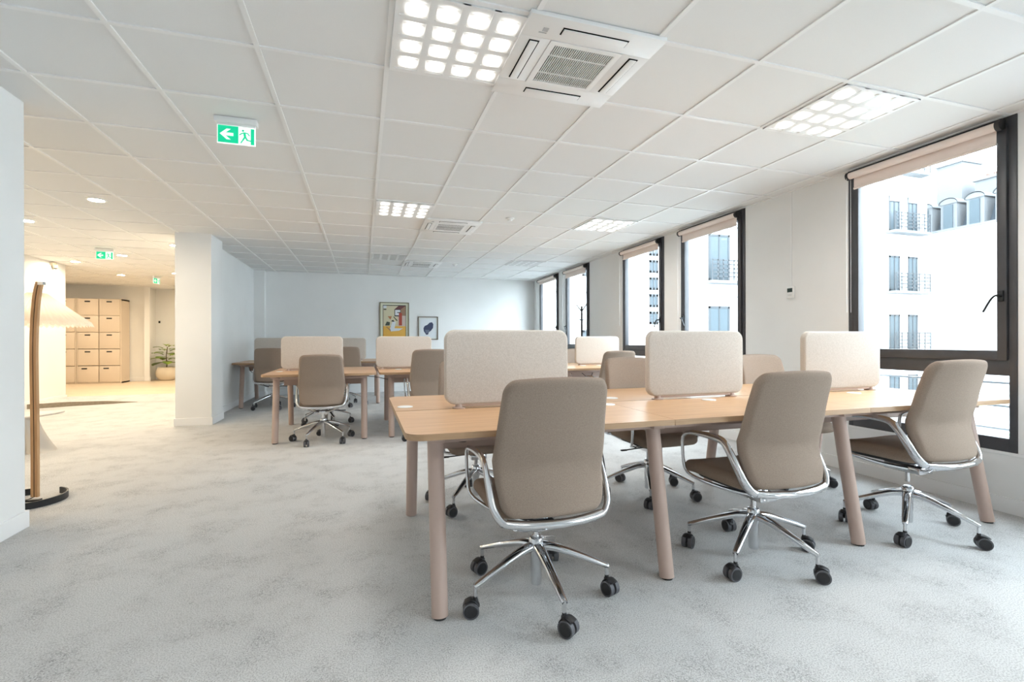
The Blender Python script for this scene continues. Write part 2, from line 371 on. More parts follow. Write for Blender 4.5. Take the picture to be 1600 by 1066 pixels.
# ------------------------------------------------------------------ ceiling fixtures
def panel(i, j, label, lit=True):
    cx, cy = GX+.6*i+.3, GY+.6*j-.3
    root = thing('ceiling_light', label, 'ceiling light', (cx, cy, 2.5), 0, 'square ceiling light panels')
    bm = new(); p = .134
    bx(bm, -.288, .288, -.288, .288, -.004, .004)
    for k in range(5):
        t = -2*p-.0+k*p
        bx(bm, t-.016 if k not in (0, 4) else (t-.02 if k == 0 else t-.0), t+.016 if k not in (0, 4) else (t+.0 if k == 0 else t+.02), -.288, .288, -.010, -.003)
        bx(bm, -.288, .288, t-.016 if k not in (0, 4) else (t-.02 if k == 0 else t-.0), t+.016 if k not in (0, 4) else (t+.0 if k == 0 else t+.02), -.0095, -.003)
    obj('housing', bm, M_white, root, smooth=0)
    for a in range(4):
        for b in range(4):
            x, y = (a-1.5)*p, (b-1.5)*p
            bm = new(); bm.faces.new([bm.verts.new((a_*.047, b_*.047, 0)) for a_, b_ in ((-1, -1), (-1, 1), (1, 1), (1, -1))])
            c = obj('diffuser', bm, M_led if lit else M_ledoff, root, smooth=0, loc=(x, y, -.0108))
            if lit:
                bm = new(); lathe(bm, [(0, -.0022), (.010, -.0018), (.016, -.0002)], (0, 0, 0), 16); obj('led', bm, M_ledcore, c)
                li = bpy.data.lights.get('led_lamp')
                if li is None:
                    li = bpy.data.lights.new('led_lamp', 'SPOT'); li.energy = PANEL; li.color = (1, .96, .90); li.spot_size = math.radians(165); li.spot_blend = 1; li.shadow_soft_size = 0
                lo = bpy.data.objects.new('led_lamp', li); COL.objects.link(lo); lo.parent = c; lo.location = (0, 0, -.012)
panel(0, 0, 'square ceiling light panel nearest the camera, left of the large air conditioner')
panel(4, 0, 'square ceiling light panel near the nearest window')
panel(0, 5, 'square ceiling light panel beside the middle air conditioner')
panel(4, 5, 'square lit ceiling light panel farther back near the windows, between the two middle window pairs')
panel(0, 10, 'unlit grey ceiling light panel far back beside the farthest air conditioner', False)
panel(4, 10, 'unlit ceiling light panel far back on the window side', False)
panel(0, -5, 'ceiling light panel behind the camera on the left'); panel(4, -5, 'ceiling light panel behind the camera by the windows')

def aircon(i, j, label, first=[None]):
    cx, cy = GX+.6*i+.3, GY+.6*j-.3
    if first[0] is None:
        root = thing('air_conditioner', label, 'air conditioner', (cx, cy, 2.5), 0, 'ceiling cassette air conditioners'); first[0] = root
    else:
        root = copy_tree(first[0]); root.location = (cx, cy, 2.5); root['label'] = label; return
    bm = new()   # bezel: a ring of slabs around the grille, with slots for the louvres
    R_, g = .335, .185
    bx(bm, -R_, R_, -R_, -g, -.016, .004, .003); bx(bm, -R_, R_, g, R_, -.016, .004, .003); bx(bm, -R_, -g, -g, g, -.0158, .004, .002); bx(bm, g, R_, -g, g, -.0158, .004, .002)
    obj('bezel', bm, M_white, root)
    bm = new(); bx(bm, -g, g, -g, g, -.006, .003); obj('filter', bm, M_dark, root, smooth=0)
    bm = new()
    for a in ((-g, -g+.028, -g, g), (g-.028, g, -g, g), (-g, g, -g, -g+.028), (-g, g, g-.028, g)): bx(bm, *a, -.019, -.008)
    n = 30
    for k in range(n):
        x = -g+.03+(2*g-.06)*k/(n-1); bx(bm, x-.0022, x+.0022, -g+.02, g-.02, -.017, -.012)
    for y in (-.075, .075): bx(bm, -g+.02, g-.02, y-.0025, y+.0025, -.0175, -.012)
    obj('grille', bm, M_white, root, smooth=0)
    for q in range(4):
        bm = new(); rot = Matrix.Rotation(q*PI/2, 4, 'Z')
        bx(bm, -.165, .165, .235, .285, -.0175, -.0155); bm.transform(rot); s = obj('louvre_slot', bm, M_dark, root, smooth=0)
        bm = new(); bx(bm, -.160, .160, .2375+.004, .280, -.023, -.018, .002); bm.transform(Matrix.Rotation(q*PI/2, 4, 'Z')); obj('louvre', bm, M_white, s)
    bm = new(); bx(bm, -.25, -.225, -.26, -.235, -.0175, -.0155); bx(bm, -.262, -.225, -.229, -.222, -.0172, -.0155)
    obj('logo_mark', bm, mat('grey_mark', (.45, .46, .47), .5), root, smooth=0)
aircon(1, 0, 'large white cassette air conditioner nearest the camera')
aircon(1, 6, 'middle white cassette air conditioner in the ceiling')
aircon(1, 11, 'farthest and smallest-looking cassette air conditioner')
def detector(x, y, label):
    bm = new(); lathe(bm, [(0, -.035), (.022, -.033), (.03, -.018), (.046, -.012), (.05, .0), (0, 0)], (0, 0, 0), 24)
    tag(obj('smoke_detector', bm, M_white, loc=(x, y, 2.505)), label, 'smoke detector', 'small round ceiling detectors')
detector(1.62, 5.27, 'small round smoke detector between the middle air conditioner and the windows')
detector(1.62, 8.75, 'small round smoke detector right of the farthest air conditioner')
def spot(x, y, label):
    root = thing('downlight', label, 'downlight', (x, y, 2.506), 0, 'round warm downlights in the lounge ceiling')
    bm = new(); lathe(bm, [(.062, -.004), (.064, -.012), (.082, -.010), (.084, .0), (.062, 0), (.062, -.004)], n=32); obj('ring', bm, M_white, root)
    bm = new(); lathe(bm, [(0, -.009), (.062, -.006)], n=32); obj('lens', bm, M_spot, root)
for x, y, l in [(-2.52, 5.76, 'round downlight nearest the camera in the left ceiling'), (-3.72, 6.97, 'round downlight next to the edge of the left white wall'),
                (-3.74, 9.33, 'round downlight just right of the lounge exit sign'), (-4.81, 10.3, 'round downlight washing the bright wall corner'),
                (-2.62, 8.16, 'round downlight cut by the top of the pillar'), (-3.68, 11.5, 'round downlight low beside the pillar edge'), (-4.87, 12.1, 'round downlight above the lockers side of the lounge'),
                ]: spot(x, y, l)
for x, y, l in [(-4.4, 4.6, 'unseen downlight added to brighten the lounge behind the left wall'), (-6.5, 12.8, 'unseen downlight added to brighten the lockers'), (-4.2, 2.2, 'unseen downlight added to brighten the lounge far left'), (-3.6, 13.9, 'unseen downlight added to brighten the potted plant')]: spot(x, y, l)  # extra downlights out of view, added to brighten the lounge

# exit signs
def flat(bm, pts, y, mi=0):
    f = bm.faces.new([bm.verts.new((x, y, z)) for x, z in pts]); f.material_index = mi
def stroke(bm, a, b, wd, y, mi=0):
    a = Vector(a); b = Vector(b); d = (b-a).normalized(); s = Vector((-d.y, d.x))*wd/2; a = a-d*wd*.3; b = b+d*wd*.3
    flat(bm, [tuple(a+s), tuple(b+s), tuple(b-s), tuple(a-s)], y, mi)
SIGN = [None]
def exit_sign(x, y, rz, label):
    if SIGN[0] is not None:
        r = copy_tree(SIGN[0]); r.location = (x, y, 2.5); r.rotation_euler = (0, 0, rz); r['label'] = label; return
    root = thing('exit_sign', label, 'exit sign', (x, y, 2.5), rz, 'green exit signs'); SIGN[0] = root
    bm = new(); bx(bm, -.120, .120, -.03, .03, -.032, .004, .003); bx(bm, -.108, .108, -.012, .012, -.044, -.03, .002); obj('mount', bm, M_white, root)
    bm = new(); bx(bm, -.108, .108, -.006, .006, -.158, -.042, .001); pl = obj('sign_plate', bm, M_signwhite, root)
    bm = new(); yy = -.0075
    flat(bm, [(-.103, -.153), (.012, -.153), (.012, -.046), (-.103, -.046)], yy); flat(bm, [(.082, -.153), (.102, -.153), (.102, -.052), (.082, -.052)], yy)
    # running figure
    c = Vector((.038, -.068)); flat(bm, [(c.x+.0065*math.cos(k*PI/6), c.y+.0065*math.sin(k*PI/6)) for k in range(12)], yy)
    for a, b, wd in [((.046, -.082), (.05, -.108), .013), ((.044, -.08), (.028, -.088), .006), ((.028, -.088), (.019, -.096), .006), ((.05, -.08), (.066, -.084), .006), ((.066, -.084), (.074, -.096), .006),
                     ((.048, -.108), (.038, -.126), .009), ((.038, -.126), (.026, -.146), .007), ((.052, -.108), (.062, -.126), .009), ((.062, -.126), (.085, -.130), .007)]: stroke(bm, a, b, wd, yy)
    obj('green_field', bm, M_green, pl, smooth=0)
    bm = new(); yy = -.009
    flat(bm, [(-.092, -.0995), (-.070, -.0995), (-.030, -.066), (-.054, -.066)], yy); flat(bm, [(-.092, -.0995), (-.054, -.133), (-.030, -.133), (-.070, -.0995)], yy); flat(bm, [(-.072, -.090), (-.016, -.090), (-.016, -.109), (-.072, -.109)], yy-.0003)
    obj('arrow', bm, M_signwhite, pl, smooth=0)
exit_sign(-.762, 3.42, 0, 'large-looking green exit sign with left arrow nearest the camera')
exit_sign(-3.73, 8.76, 0, 'smaller green exit sign hanging in the lounge beside the downlights')
exit_sign(-4.25, 12.15, math.radians(78), 'tiny exit sign seen nearly edge-on at the back of the lounge')

# ------------------------------------------------------------------ office chair
def make_chair():
    root = thing('office_chair', '', 'chair', (0, 0, 0), 0, 'taupe office chairs at the desks')
    H0, H1 = .415, .945
    def hw(t): # half width along the back
        k = [(0, .206), (.15, .222), (.40, .237), (.7, .224), (1, .212)]
        for (a, wa), (b, wb) in zip(k, k[1:]):
            if t <= b: return wa+(wb-wa)*max(0, (t-a))/(b-a)
        return k[-1][1]
    def yp(t):
        k = [(-.1, -.205), (.0, -.200), (.15, -.182), (.27, -.158), (.36, -.146), (.46, -.166), (.58, -.184), (.72, -.202), (.88, -.228), (1.0, -.248), (1.1, -.265)]
        for (a, ya), (b, yb) in zip(k, k[1:]):
            if t <= b: return ya+(yb-ya)*(t-a)/(b-a)
        return k[-1][1]
    def fn(u, v, off):
        t = (v+1)/2
        x = u*hw(t)
        y = yp(t)-.036*(1-u*u)
        z = H0+(H1-H0)*t+.012*(1-u*u)*max(0, v)
        return (x, y-off, z)
    bm = new(); out = rrect(2, 2, .19, 7)
    # more points on straight sides
    dense = []
    for k in range(len(out)):
        a = Vector(out[k]); b = Vector(out[(k+1) % len(out)]); L = (b-a).length; m = max(1, int(L/.18))
        for q in range(m): dense.append(tuple(a+(b-a)*q/m))
    pillow(bm, dense, fn, .056, rim=.10, m=12); obj('backrest', bm, M_fab, root, smooth=50)
    def fs(u, v, off):
        t = (v+1)/2; y = -.175+.455*t; x = u*(.232-.012*v*v)
        z = .425+.006*u*u-.022*max(0, v-.3)**2/.49+off*(1-.25*max(0, v-.4))
        return (x, y, z)
    bm = new(); pillow(bm, dense, fs, .072, rim=.12, m=9); obj('seat', bm, M_seatfab, root, smooth=50)
    bm = new(); prism(bm, rrect(.36, .34, .06, 6, 0, .06), .374, .393, .004); obj('seat_shell', bm, M_black, root)
    for sg in (-1, 1):
        bm = new()
        P = [(.180, -.226, .396), (.215, -.218, .406), (.241, -.192, .450), (.249, -.145, .530), (.253, -.095, .597), (.255, -.045, .620), (.258, .07, .622), (.264, .155, .615), (.262, .203, .592), (.260, .218, .545),
             (.256, .214, .450), (.248, .192, .398), (.21, .12, .368), (.13, .03, .342), (.05, -.03, .326)]
        sweep(bm, [(sg*x, y, z) for x, y, z in P], [.018, .020, .021, .021, .020, .018, .014, .011, .010, .010, .010, .010, .010, .011, .013], [.012, .014, .014, .012, .009, .007, .007, .007, .008, .008, .008, .008, .009, .010, .012], up=(sg, 0, 0) if False else (1, 0, 0), n=12, sub=5)
        obj('armrest', bm, M_chrome, root, smooth=60)
    bm = new()
    sweep(bm, [(-.200, -.222, .402), (-.17, -.230, .398), (-.1, -.246, .394), (0, -.254, .392), (.1, -.246, .394), (.17, -.230, .398), (.200, -.222, .402)], .019, .017, up=(0, 0, 1), n=12, sub=5)
    for sg in (-1, 1): sweep(bm, [(sg*.17, -.236, .386), (sg*.10, -.17, .35), (sg*.035, -.09, .328), (sg*.02, -.02, .318)], .011, .009, n=10, sub=4)
    obj('back_frame', bm, M_chrome, root, smooth=60)
    bm = new(); bx(bm, -.055, .055, -.10, .10, .302, .345, .010); bx(bm, -.035, .035, -.06, .06, .34, .375, .004); obj('mechanism', bm, M_chrome, root)
    bm = new(); cyl(bm, (.05, .02, .328), (.20, .03, .322), .0045, n=8); bx(bm, .19, .235, .02, .04, .317, .327, .003); obj('lever', bm, M_black, root)
    bm = new(); cyl(bm, (0, 0, .24), (0, 0, .305), .0135, n=20); obj('gas_lift', bm, M_chrome, root)
    bm = new(); lathe(bm, [(0, .042), (.022, .042), (.024, .05), (.024, .17), (.031, .19), (.031, .238), (.026, .246), (.018, .248), (.018, .252), (0, .252)], n=28)
    for k in range(5):
        a = math.radians(-90+72*k); d = Vector((math.cos(a), math.sin(a), 0))
        pts = [d*.015+Vector((0, 0, .208)), d*.08+Vector((0, 0, .200)), d*.20+Vector((0, 0, .160)), d*.290+Vector((0, 0, .126)), d*.312+Vector((0, 0, .118))]
        sweep(bm, pts, [.027, .023, .0185, .015, .012], [.020, .017, .014, .011, .009], n=12, sub=4)
        cyl(bm, d*.306+Vector((0, 0, .128)), d*.306+Vector((0, 0, .078)), .0085, n=14)
    star = obj('star_base', bm, M_chrome, root, smooth=50)
    cm = None
    for k in range(5):
        a = math.radians(-90+72*k)
        if cm is None:
            bm = new()   # one caster: two wheels, hood, stem; trails outward along +x, wheels turn about y
            for sg in (-1, 1):
                cyl(bm, (.018, sg*.006, .032), (.018, sg*.026, .032), .032, n=28, mi=0); cyl(bm, (.018, sg*.026, .032), (.018, sg*.0285, .032), .027, .024, n=24, mi=1)
            cyl(bm, (.018, -.008, .032), (.018, .008, .032), .010, n=12, mi=1)
            bx(bm, -.012, .012, -.006, .006, .03, .068, .002, 1); cyl(bm, (0, 0, .06), (0, 0, .088), .010, .008, n=14, mi=1)
            sweep(bm, [(-.014, 0, .045), (.0, 0, .064), (.02, 0, .070), (.042, 0, .060)], .020, .004, n=10, sub=4, mi=1)
            cst = obj('caster', bm, [M_rubber, M_black], star, smooth=40); cm = cst.data
        else:
            cst = bpy.data.objects.new('caster', cm); COL.objects.link(cst); cst.parent = star
        cst.location = (.306*math.cos(a), .306*math.sin(a), 0); cst.rotation_euler = (0, 0, a+(.6, -.9, .3, 1.3, -.5)[k])
    return root
chair0 = make_chair(); used = [False]
def chair(x, y, rz, base, dz, label):
    if used[0]: c = copy_tree(chair0)
    else: c = chair0; used[0] = True
    c.location = (x, y, 0); c.rotation_euler = (0, 0, math.radians(rz)); c['label'] = label
    for ch in c.children:
        if ch.name.startswith('star_base'): ch.rotation_euler = (0, 0, math.radians(base-rz)); ch.location = (0, 0, 0)
        elif ch.name.startswith('gas_lift'): ch.location = (0, 0, dz); 
        else: ch.location = (0, 0, dz)
CH = [(.715, 1.955, 0, 0, 0, 'taupe office chair nearest the camera, its back filling the middle of the picture'),
      (1.888, 1.955, 0, 14, 0, 'middle one of the three office chairs at the near side of the front desk'),
      (3.01, 1.968, 0, 13, .035, 'office chair in front of the large nearest window, at the right end of the desk'),
      (.735, 3.20, 180, 32, 0, 'office chair mostly hidden behind the left divider of the front desk'),
      (1.94, 2.975, 180, 42, .01, 'office chair facing us across the front desk, half hidden by the middle divider'),
      (3.17, 2.975, 180, 27, .02, 'office chair facing us across the front desk, between the middle and right dividers'),
      (-.42, 5.65, 0, -28, 0, 'brown office chair in front of the short two-person desk, fully seen from behind'),
      (-.47, 6.78, 180, 23, 0, 'office chair behind the short two-person desk, only its feet seen'),
      (.72, 5.48, 0, 10, .05, 'brown office chair just left of the front desk\'s left divider, at the second row'),
      (2.99, 5.43, 0, 30, .015, 'office chair turned away from us near the white divider in the second row'),
      (3.28, 6.78, 180, 5, .01, 'pale chair back just left of the white divider of the second row'),
      (-1.42, 8.65, 0, 25, .03, 'dark brown office chair by the left wall in the last row'),
      (-.265, 8.65, 0, 10, .045, 'dark brown office chair right of the short desk\'s divider, in the last row')]
for a in CH: chair(*a)

# ------------------------------------------------------------------ bench desks
def bench(name, label, x0, bays, y0, legs, caps, cables=(), D=.675):
    gap = .012; L = bays[-1]-bays[0]
    root = thing(name, label, 'desk', (x0, y0, 0), 0, None)
    nb = len(bays)-1
    for k in range(nb):
        a, b = bays[k]+(0 if k == 0 else .001), bays[k+1]-(0 if k == nb-1 else .001)
        for side in (0, 1):
            ya, yb = (0, D) if side == 0 else (D+gap, 2*D+gap)
            lc = k == 0; rc = k == nb-1
            cor = (rc and side == 1, lc and side == 1, lc and side == 0, rc and side == 0)
            bm = new(); prism(bm, rrect(b-a, yb-ya, .07, 8, (a+b)/2, (ya+yb)/2, cor), .715, .740, 0, 1)
            o = obj('desktop', bm, [M_oak, M_oakedge], root, smooth=30)
    yn, yf = .12, 2*D+gap-.12
    for y in (yn, yf):
        bm = new(); bx(bm, bays[0]+.16, bays[-1]-.16, y+.03, y+.06, .672, .7145, .002); obj('side_beam', bm, M_leg, root)
    for lx in legs:
        bm = new(); bx(bm, lx-.03, lx+.03, yn+.0, yf, .676, .7148, .002); obj('crossbar', bm, M_leg, root)
        for yt, yb_ in ((.185, .065), (2*D+gap-.185, 2*D+gap-.065)):
            bm = new(); cyl(bm, (lx, yt, .714), (lx, yb_, .006), .034, .033, n=28)
            bmesh.ops.bisect_plane(bm, geom=bm.verts[:]+bm.edges[:]+bm.faces[:], plane_co=(0, 0, .005), plane_no=(0, 0, -1), clear_outer=False)
            bx(bm, lx-.055, lx+.055, yt-.045, yt+.03, .690, .7146, .004)
            g = obj('leg', bm, M_leg, root, smooth=35)
            bm = new(); cyl(bm, (lx, yb_, 0), (lx, yb_, .007), .026, n=20); obj('foot_pad', bm, M_legpad, g)
    for k in range(nb):
        c = (bays[k]+bays[k+1])/2
        bm = new(); h = .42
        bx(bm, c-h, c+h, D-.235, D-.231, .590, .70); bx(bm, c-h, c+h, D+.231, D+.235, .590, .70); bx(bm, c-h, c+h, D-.235, D+.235, .588, .592)
        obj('cable_tray', bm, M_leg, root, smooth=0)
    for cx, cy in caps:
        bm = new(); lathe(bm, [(0, .7445), (.034, .7445), (.040, .743), (.041, .7402), (0, .7402)], (cx-x0, cy-y0, 0), 28); obj('cable_cap', bm, M_white, root)
    for pts in cables:
        bm = new(); sweep(bm, [(x-x0, y-y0, z) for x, y, z in pts], .004, .004, n=8, sub=6); obj('cable', bm, M_cable, root)
    return root
def rel(a, x0): return [v-x0 for v in a]
bench('bench_desk', 'long oak six-person desk in the foreground with pinkish taupe legs', .155, [0, 1.179, 2.372, 3.55], 1.83, rel([.288, 1.334, 2.527, 3.572], .155),
      [(.215, 2.625), (1.453, 2.625), (1.290, 2.37), (1.96, 2.37), (3.12, 2.37), (2.62, 2.625)],
      [[(.45, 2.3, .70), (.41, 2.25, .66), (.42, 2.2, .63), (.50, 2.28, .61)], [(1.5, 2.75, .70), (1.47, 2.8, .5), (1.52, 2.82, .2), (1.5, 2.8, .012)], [(1.42, 2.3, .71), (1.47, 2.2, .67), (1.6, 2.25, .62)],
       [(2.62, 2.3, .70), (2.7, 2.15, .675), (2.82, 2.2, .68), (2.86, 2.3, .64)]], D=.645)
bench('bench_desk', 'short two-person oak desk in the second row, standing apart on the left', -1.03, [0, 1.175], 5.555, rel([-.898, .012], -1.03),
      [(-.93, 6.12), (-.80, 6.35), (-.62, 6.12)], [[(-.85, 6.2, .70), (-.80, 6.1, .62), (-.72, 6.1, .57), (-.66, 6.2, .63)], [(-.55, 6.2, .6), (-.5, 6.1, .55), (-.3, 6.2, .62)]])
bench('bench_desk', 'long oak six-person desk in the second row, reaching to the windows', .177, [0, 1.179, 2.372, 3.55], 5.555, rel([.31, 1.355, 2.55, 3.59], .177),
      [(.42, 6.12), (2.95, 6.12), (3.2, 6.12)], [[(.30, 6.2, .7), (.5, 6.1, .64), (.8, 6.2, .68)], [(2.72, 6.1, .69), (2.76, 6.0, .60), (2.85, 6.05, .58), (2.9, 6.1, .68)], [(2.8, 5.95, .70), (2.87, 5.9, .62), (2.98, 5.95, .60), (3.05, 6.0, .70)],
       [(.02, 6.2, .66), (.15, 6.1, .655), (.3, 6.1, .62), (.42, 6.15, .60), (.55, 6.1, .64)]])
bench('bench_desk', 'dark-looking four-person desk in the last row against the left wall', -2.03, [0, 1.2, 2.41], 8.69, rel([-1.898, -.82, .25], -2.03), [(-.05, 9.25)],
      [[(-1.86, 9.1, .71), (-1.82, 9.05, .6), (-1.72, 9.0, .53), (-1.62, 9.05, .56), (-1.55, 9.2, .62)]])

# dividers
SCR = [None]
def divider(x0, y, label, top=1.15):
    if SCR[0] is not None:
        r = copy_tree(SCR[0]); r.location = (x0+.345, y, 0); r['label'] = label; return
    root = thing('desk_divider', label, 'divider', (x0+.345, y, 0), 0, 'felt desk dividers'); SCR[0] = root
    W, z0, z1, T = .692, .762, 1.153, .046
    bm = new(); out = rrect(W, z1-z0, .055, 8, 0, (z0+z1)/2)
    cen = (0, (z0+z1)/2); n = len(out)
    def ring(ins, y): 
        o2 = rrect(W-2*ins, z1-z0-2*ins, .055-ins*.6, 8, 0, (z0+z1)/2); return [bm.verts.new((u, y, v)) for u, v in o2]
    rs = [ring(.012, -T/2), ring(.004, -T/2+.003), ring(0, -T/2+.010), ring(0, T/2-.010), ring(.004, T/2-.003), ring(.012, T/2)]
    for A, B_ in zip(rs, rs[1:]):
        for k in range(n): bm.faces.new((A[k], A[(k+1) % n], B_[(k+1) % n], B_[k]))
    bm.faces.new(rs[0]); bm.faces.new(rs[-1][::-1]); obj('felt_panel', bm, M_screen, root, smooth=50)
    for sx in (-.27, .27):
        bm = new(); lathe(bm, [(0, .7402), (.034, .7402), (.035, .7455), (.020, .748), (.018, .764), (0, .764)], (sx, 0, 0), 24); obj('foot', bm, M_leg, root)
    bm = new(); bx(bm, -.27, .27, -.012, .012, .750, .764, .002); obj('support_rail', bm, M_leg, root)
for x, y, l in [(.406, 2.49, 'beige felt divider on the front desk, leftmost and largest-looking'), (1.615, 2.49, 'middle felt divider of the three on the front desk'),
                (2.815, 2.49, 'right felt divider on the front desk, in front of the nearest window'),
                (-.925, 6.24, 'tan felt divider on the short two-person desk, above the brown chair'), (.156, 6.24, 'tan felt divider of the second row, directly below the framed pictures'),
                (1.50, 6.24, 'second row divider hidden behind the big front divider'), (2.885, 6.24, 'white-looking felt divider at the window end of the second row'),
                (-1.81, 9.35, 'grey-brown divider on the last row desk, near the left wall'), (-.635, 9.35, 'grey-brown divider on the last row desk, left of the tan divider below the pictures')]:
    divider(x, y, l)

# ------------------------------------------------------------------ things on the walls
bm = new(); root = thing('thermostat', 'small white thermostat with a dark display on the wall between windows', 'thermostat', (XW, 3.55, 1.545))
bx(bm, -.02, 0, -.042, .042, -.055, .055, .004); obj('housing', bm, M_white, root)
bm = new(); bx(bm, -.022, -.019, -.028, .028, .002, .040, .001); obj('display', bm, mat('lcd', (.035, .06, .055), .3), root, smooth=0)
bm = new(); bx(bm, -.021, -.019, -.02, .02, -.03, -.02, .0005); obj('button', bm, mat('pale_button', (.7, .7, .7), .5), root, smooth=0)
bm = new(); bx(bm, -.003, 0, -.007, .007, .055, .95); obj('conduit', bm, M_trim, root, smooth=0)
def picture(name, label, cx, z0, z1, wdt, y, shapes, passe, fcol, inset):
    root = thing(name, label, 'picture', (cx, y, 0))
    f = .018; h = wdt/2
    bm = new(); bx(bm, -h, h, -.03, -.0, z0, z0+f); bx(bm, -h, h, -.03, 0, z1-f, z1); bx(bm, -h, -h+f, -.03, 0, z0+f, z1-f); bx(bm, h-f, h, -.03, 0, z0+f, z1-f)
    obj('picture_frame', bm, fcol, root, smooth=0)
    bm = new(); bx(bm, -h+f, h-f, -.014, -.002, z0+f, z1-f); obj('mount', bm, passe, root, smooth=0)
    ix0, ix1, iz0, iz1 = -h+inset, h-inset, z0+inset, z1-inset
    for k, (m, pts) in enumerate(shapes):
        bm = new(); flat(bm, [(ix0+(ix1-ix0)*u, iz0+(iz1-iz0)*v) for u, v in pts], -.0150-.0004*k)
        bmesh.ops.triangulate(bm, faces=bm.faces[:]); obj('print_shape', bm, m, root, smooth=0)
def pc(n, c): return mat('print_'+n, c, .7)
cream, ochre, black_, red, maroon, brown, blu, white_, teal, orange, pink = pc('cream', (.66, .6, .42)), pc('ochre', (.75, .42, .08)), pc('black', (.02, .02, .02)), pc('red', (.42, .08, .05)), pc('maroon', (.16, .06, .06)), pc('brown', (.33, .2, .13)), pc('blue', (.05, .06, .12)), pc('white', (.72, .75, .78)), pc('green', (.07, .08, .06)), pc('orange', (.5, .2, .09)), pc('pink', (.62, .5, .45))
def box_(a, b, c, d): return [(a, b), (c, b), (c, d), (a, d)]
picture('framed_print', 'larger framed print with coloured geometric shapes on the far wall', .653, 1.02, 1.93, .62, YF, [
    (black_, box_(-.02, -.02, 1.02, 1.02)), (cream, box_(0, 0, 1, 1)), (ochre, box_(0, 0, 1, .42)), (pink, box_(.65, .42, 1, .72)),
    (maroon, [(.5, .9), (.68, 1), (1, 1), (.78, .9)]), (brown, [(.78, .72), (1, .72), (1, 1), (.78, .9)]), (black_, box_(.5, .7, .78, .9)), (white_, box_(.53, .73, .76, .885)), (black_, box_(.62, .8, .76, .82)),
    (red, box_(.7, .44, .84, .8)), (white_, box_(.0, .93, .15, 1)), (teal, box_(.02, .88, .14, .91)), (orange, [(.2, .7), (.38, .7), (.32, .6)]), (black_, [(.44, .69), (.48, .69), (.64, .58), (.6, .57)]),
    (teal, [(.08, .44), (.16, .55), (.3, .53), (.28, .44)]), (white_, [(.3, .36), (.5, .36), (.56, .55), (.42, .56)]), (black_, [(.34, .56), (.5, .54), (.44, .6)]),
    (brown, [(.12, .40), (.16, .40), (.36, .30), (.34, .27)]), (white_, [(.3, .36), (.34, .27), (.7, .29), (.88, .36)])], pc('mount_cream', (.70, .69, .55)), mat('olive_frame', (.22, .20, .12), .5), .075)
picture('framed_print', 'smaller framed print with a dark blue rounded shape on the far wall', 1.376, 1.12, 1.63, .44, YF, [
    (white_, box_(0, 0, 1, 1)), (blu, [(.2, .5), (.28, .62), (.45, .68), (.6, .8), (.75, .82), (.84, .72), (.82, .52), (.7, .38), (.55, .28), (.5, .16), (.38, .14), (.3, .24), (.22, .34)]),
    (pc('slate', (.13, .15, .22)), [(.3, .42), (.6, .4), (.52, .24), (.36, .22)])], pc('mount_white', (.70, .72, .70)), mat('brown_frame', (.16, .12, .08), .5), .05)
picture('framed_print', 'small pale framed picture on the lounge wall beside the pillar', -4.70, 1.44, 1.76, .34, 15.2, [(pink, box_(0, 0, 1, 1)), (brown, box_(.5, .1, .9, .6))], pc('mount_pale', (.75, .7, .62)), mat('pale_frame', (.5, .42, .32), .5), .05)
bm = new(); bx(bm, -.02, .02, -.015, 0, -.03, .03, .002); tag(obj('light_switch', bm, M_legpad, loc=(-5.25, 15.2, 1.62)), 'small dark switch on the lounge wall above the plant', 'switch')
root = thing('security_camera', 'small cream security camera high on the bright lounge wall', 'camera', (-5.22, 10.45, 2.44))
bm = new(); bx(bm, 0, .05, -.05, .05, -.01, .05, .01); cyl(bm, (.05, 0, .0), (.05, 0, -.05), .04, .032, n=20); obj('housing', bm, mat('cream_plastic', (.7, .62, .48), .5), root)
bm = new(); lathe(bm, [(0, -.068), (.02, -.062), (.03, -.05), (0, -.05)], (.05, 0, 0), 20); obj('lens', bm, M_black, root)

# ------------------------------------------------------------------ lockers
M_lock = mat('beige_locker_lacquer', (.72, .61, .49), .5)
def lockers(x1, label):
    w_, d, h = .90, .44, 2.06; z = .077; rt = thing('locker_cabinet', label, 'locker', (x1-w_, 14.08, z), 0, 'beige locker cabinets')
    bm = new()
    bx(bm, 0, w_, .02, d, 0, .03); bx(bm, 0, w_, .02, d, h-.03, h); bx(bm, 0, .02, .0, d, 0, h); bx(bm, w_-.02, w_, .0, d, 0, h); bx(bm, w_/2-.01, w_/2+.01, .02, d, .03, h-.03); bx(bm, .02, w_-.02, d-.02, d, .03, h-.03)
    for k in range(1, 5): bx(bm, .02, w_-.02, .02, d-.02, h*k/5-.01, h*k/5+.01)
    obj('carcass', bm, M_lock, rt, smooth=0)
    for c in range(2):
        for r in range(5):
            xa = .024+c*(w_/2-.013); xb = xa+w_/2-.037; za = .034+r*(h-.03)/5; zb = za+(h-.03)/5-.014
            bm = new(); bx(bm, xa, xb, .0, .018, za, zb, .002); dr = obj('door', bm, M_lock, rt)
            q = .14 if r == 0 else .26
            bm = new(); bx(bm, xa+(xb-xa)*q*1.3, xa+(xb-xa)*q*1.3+.11, -.006, .001, zb-.075, zb-.045, .001); obj('pull_slot', bm, M_legpad, dr, smooth=0)
lockers(-5.665, 'beige locker cabinet standing nearest the lounge plant, all ten doors closed')
lockers(-6.575, 'beige locker cabinet partly hidden behind the bright wall corner')

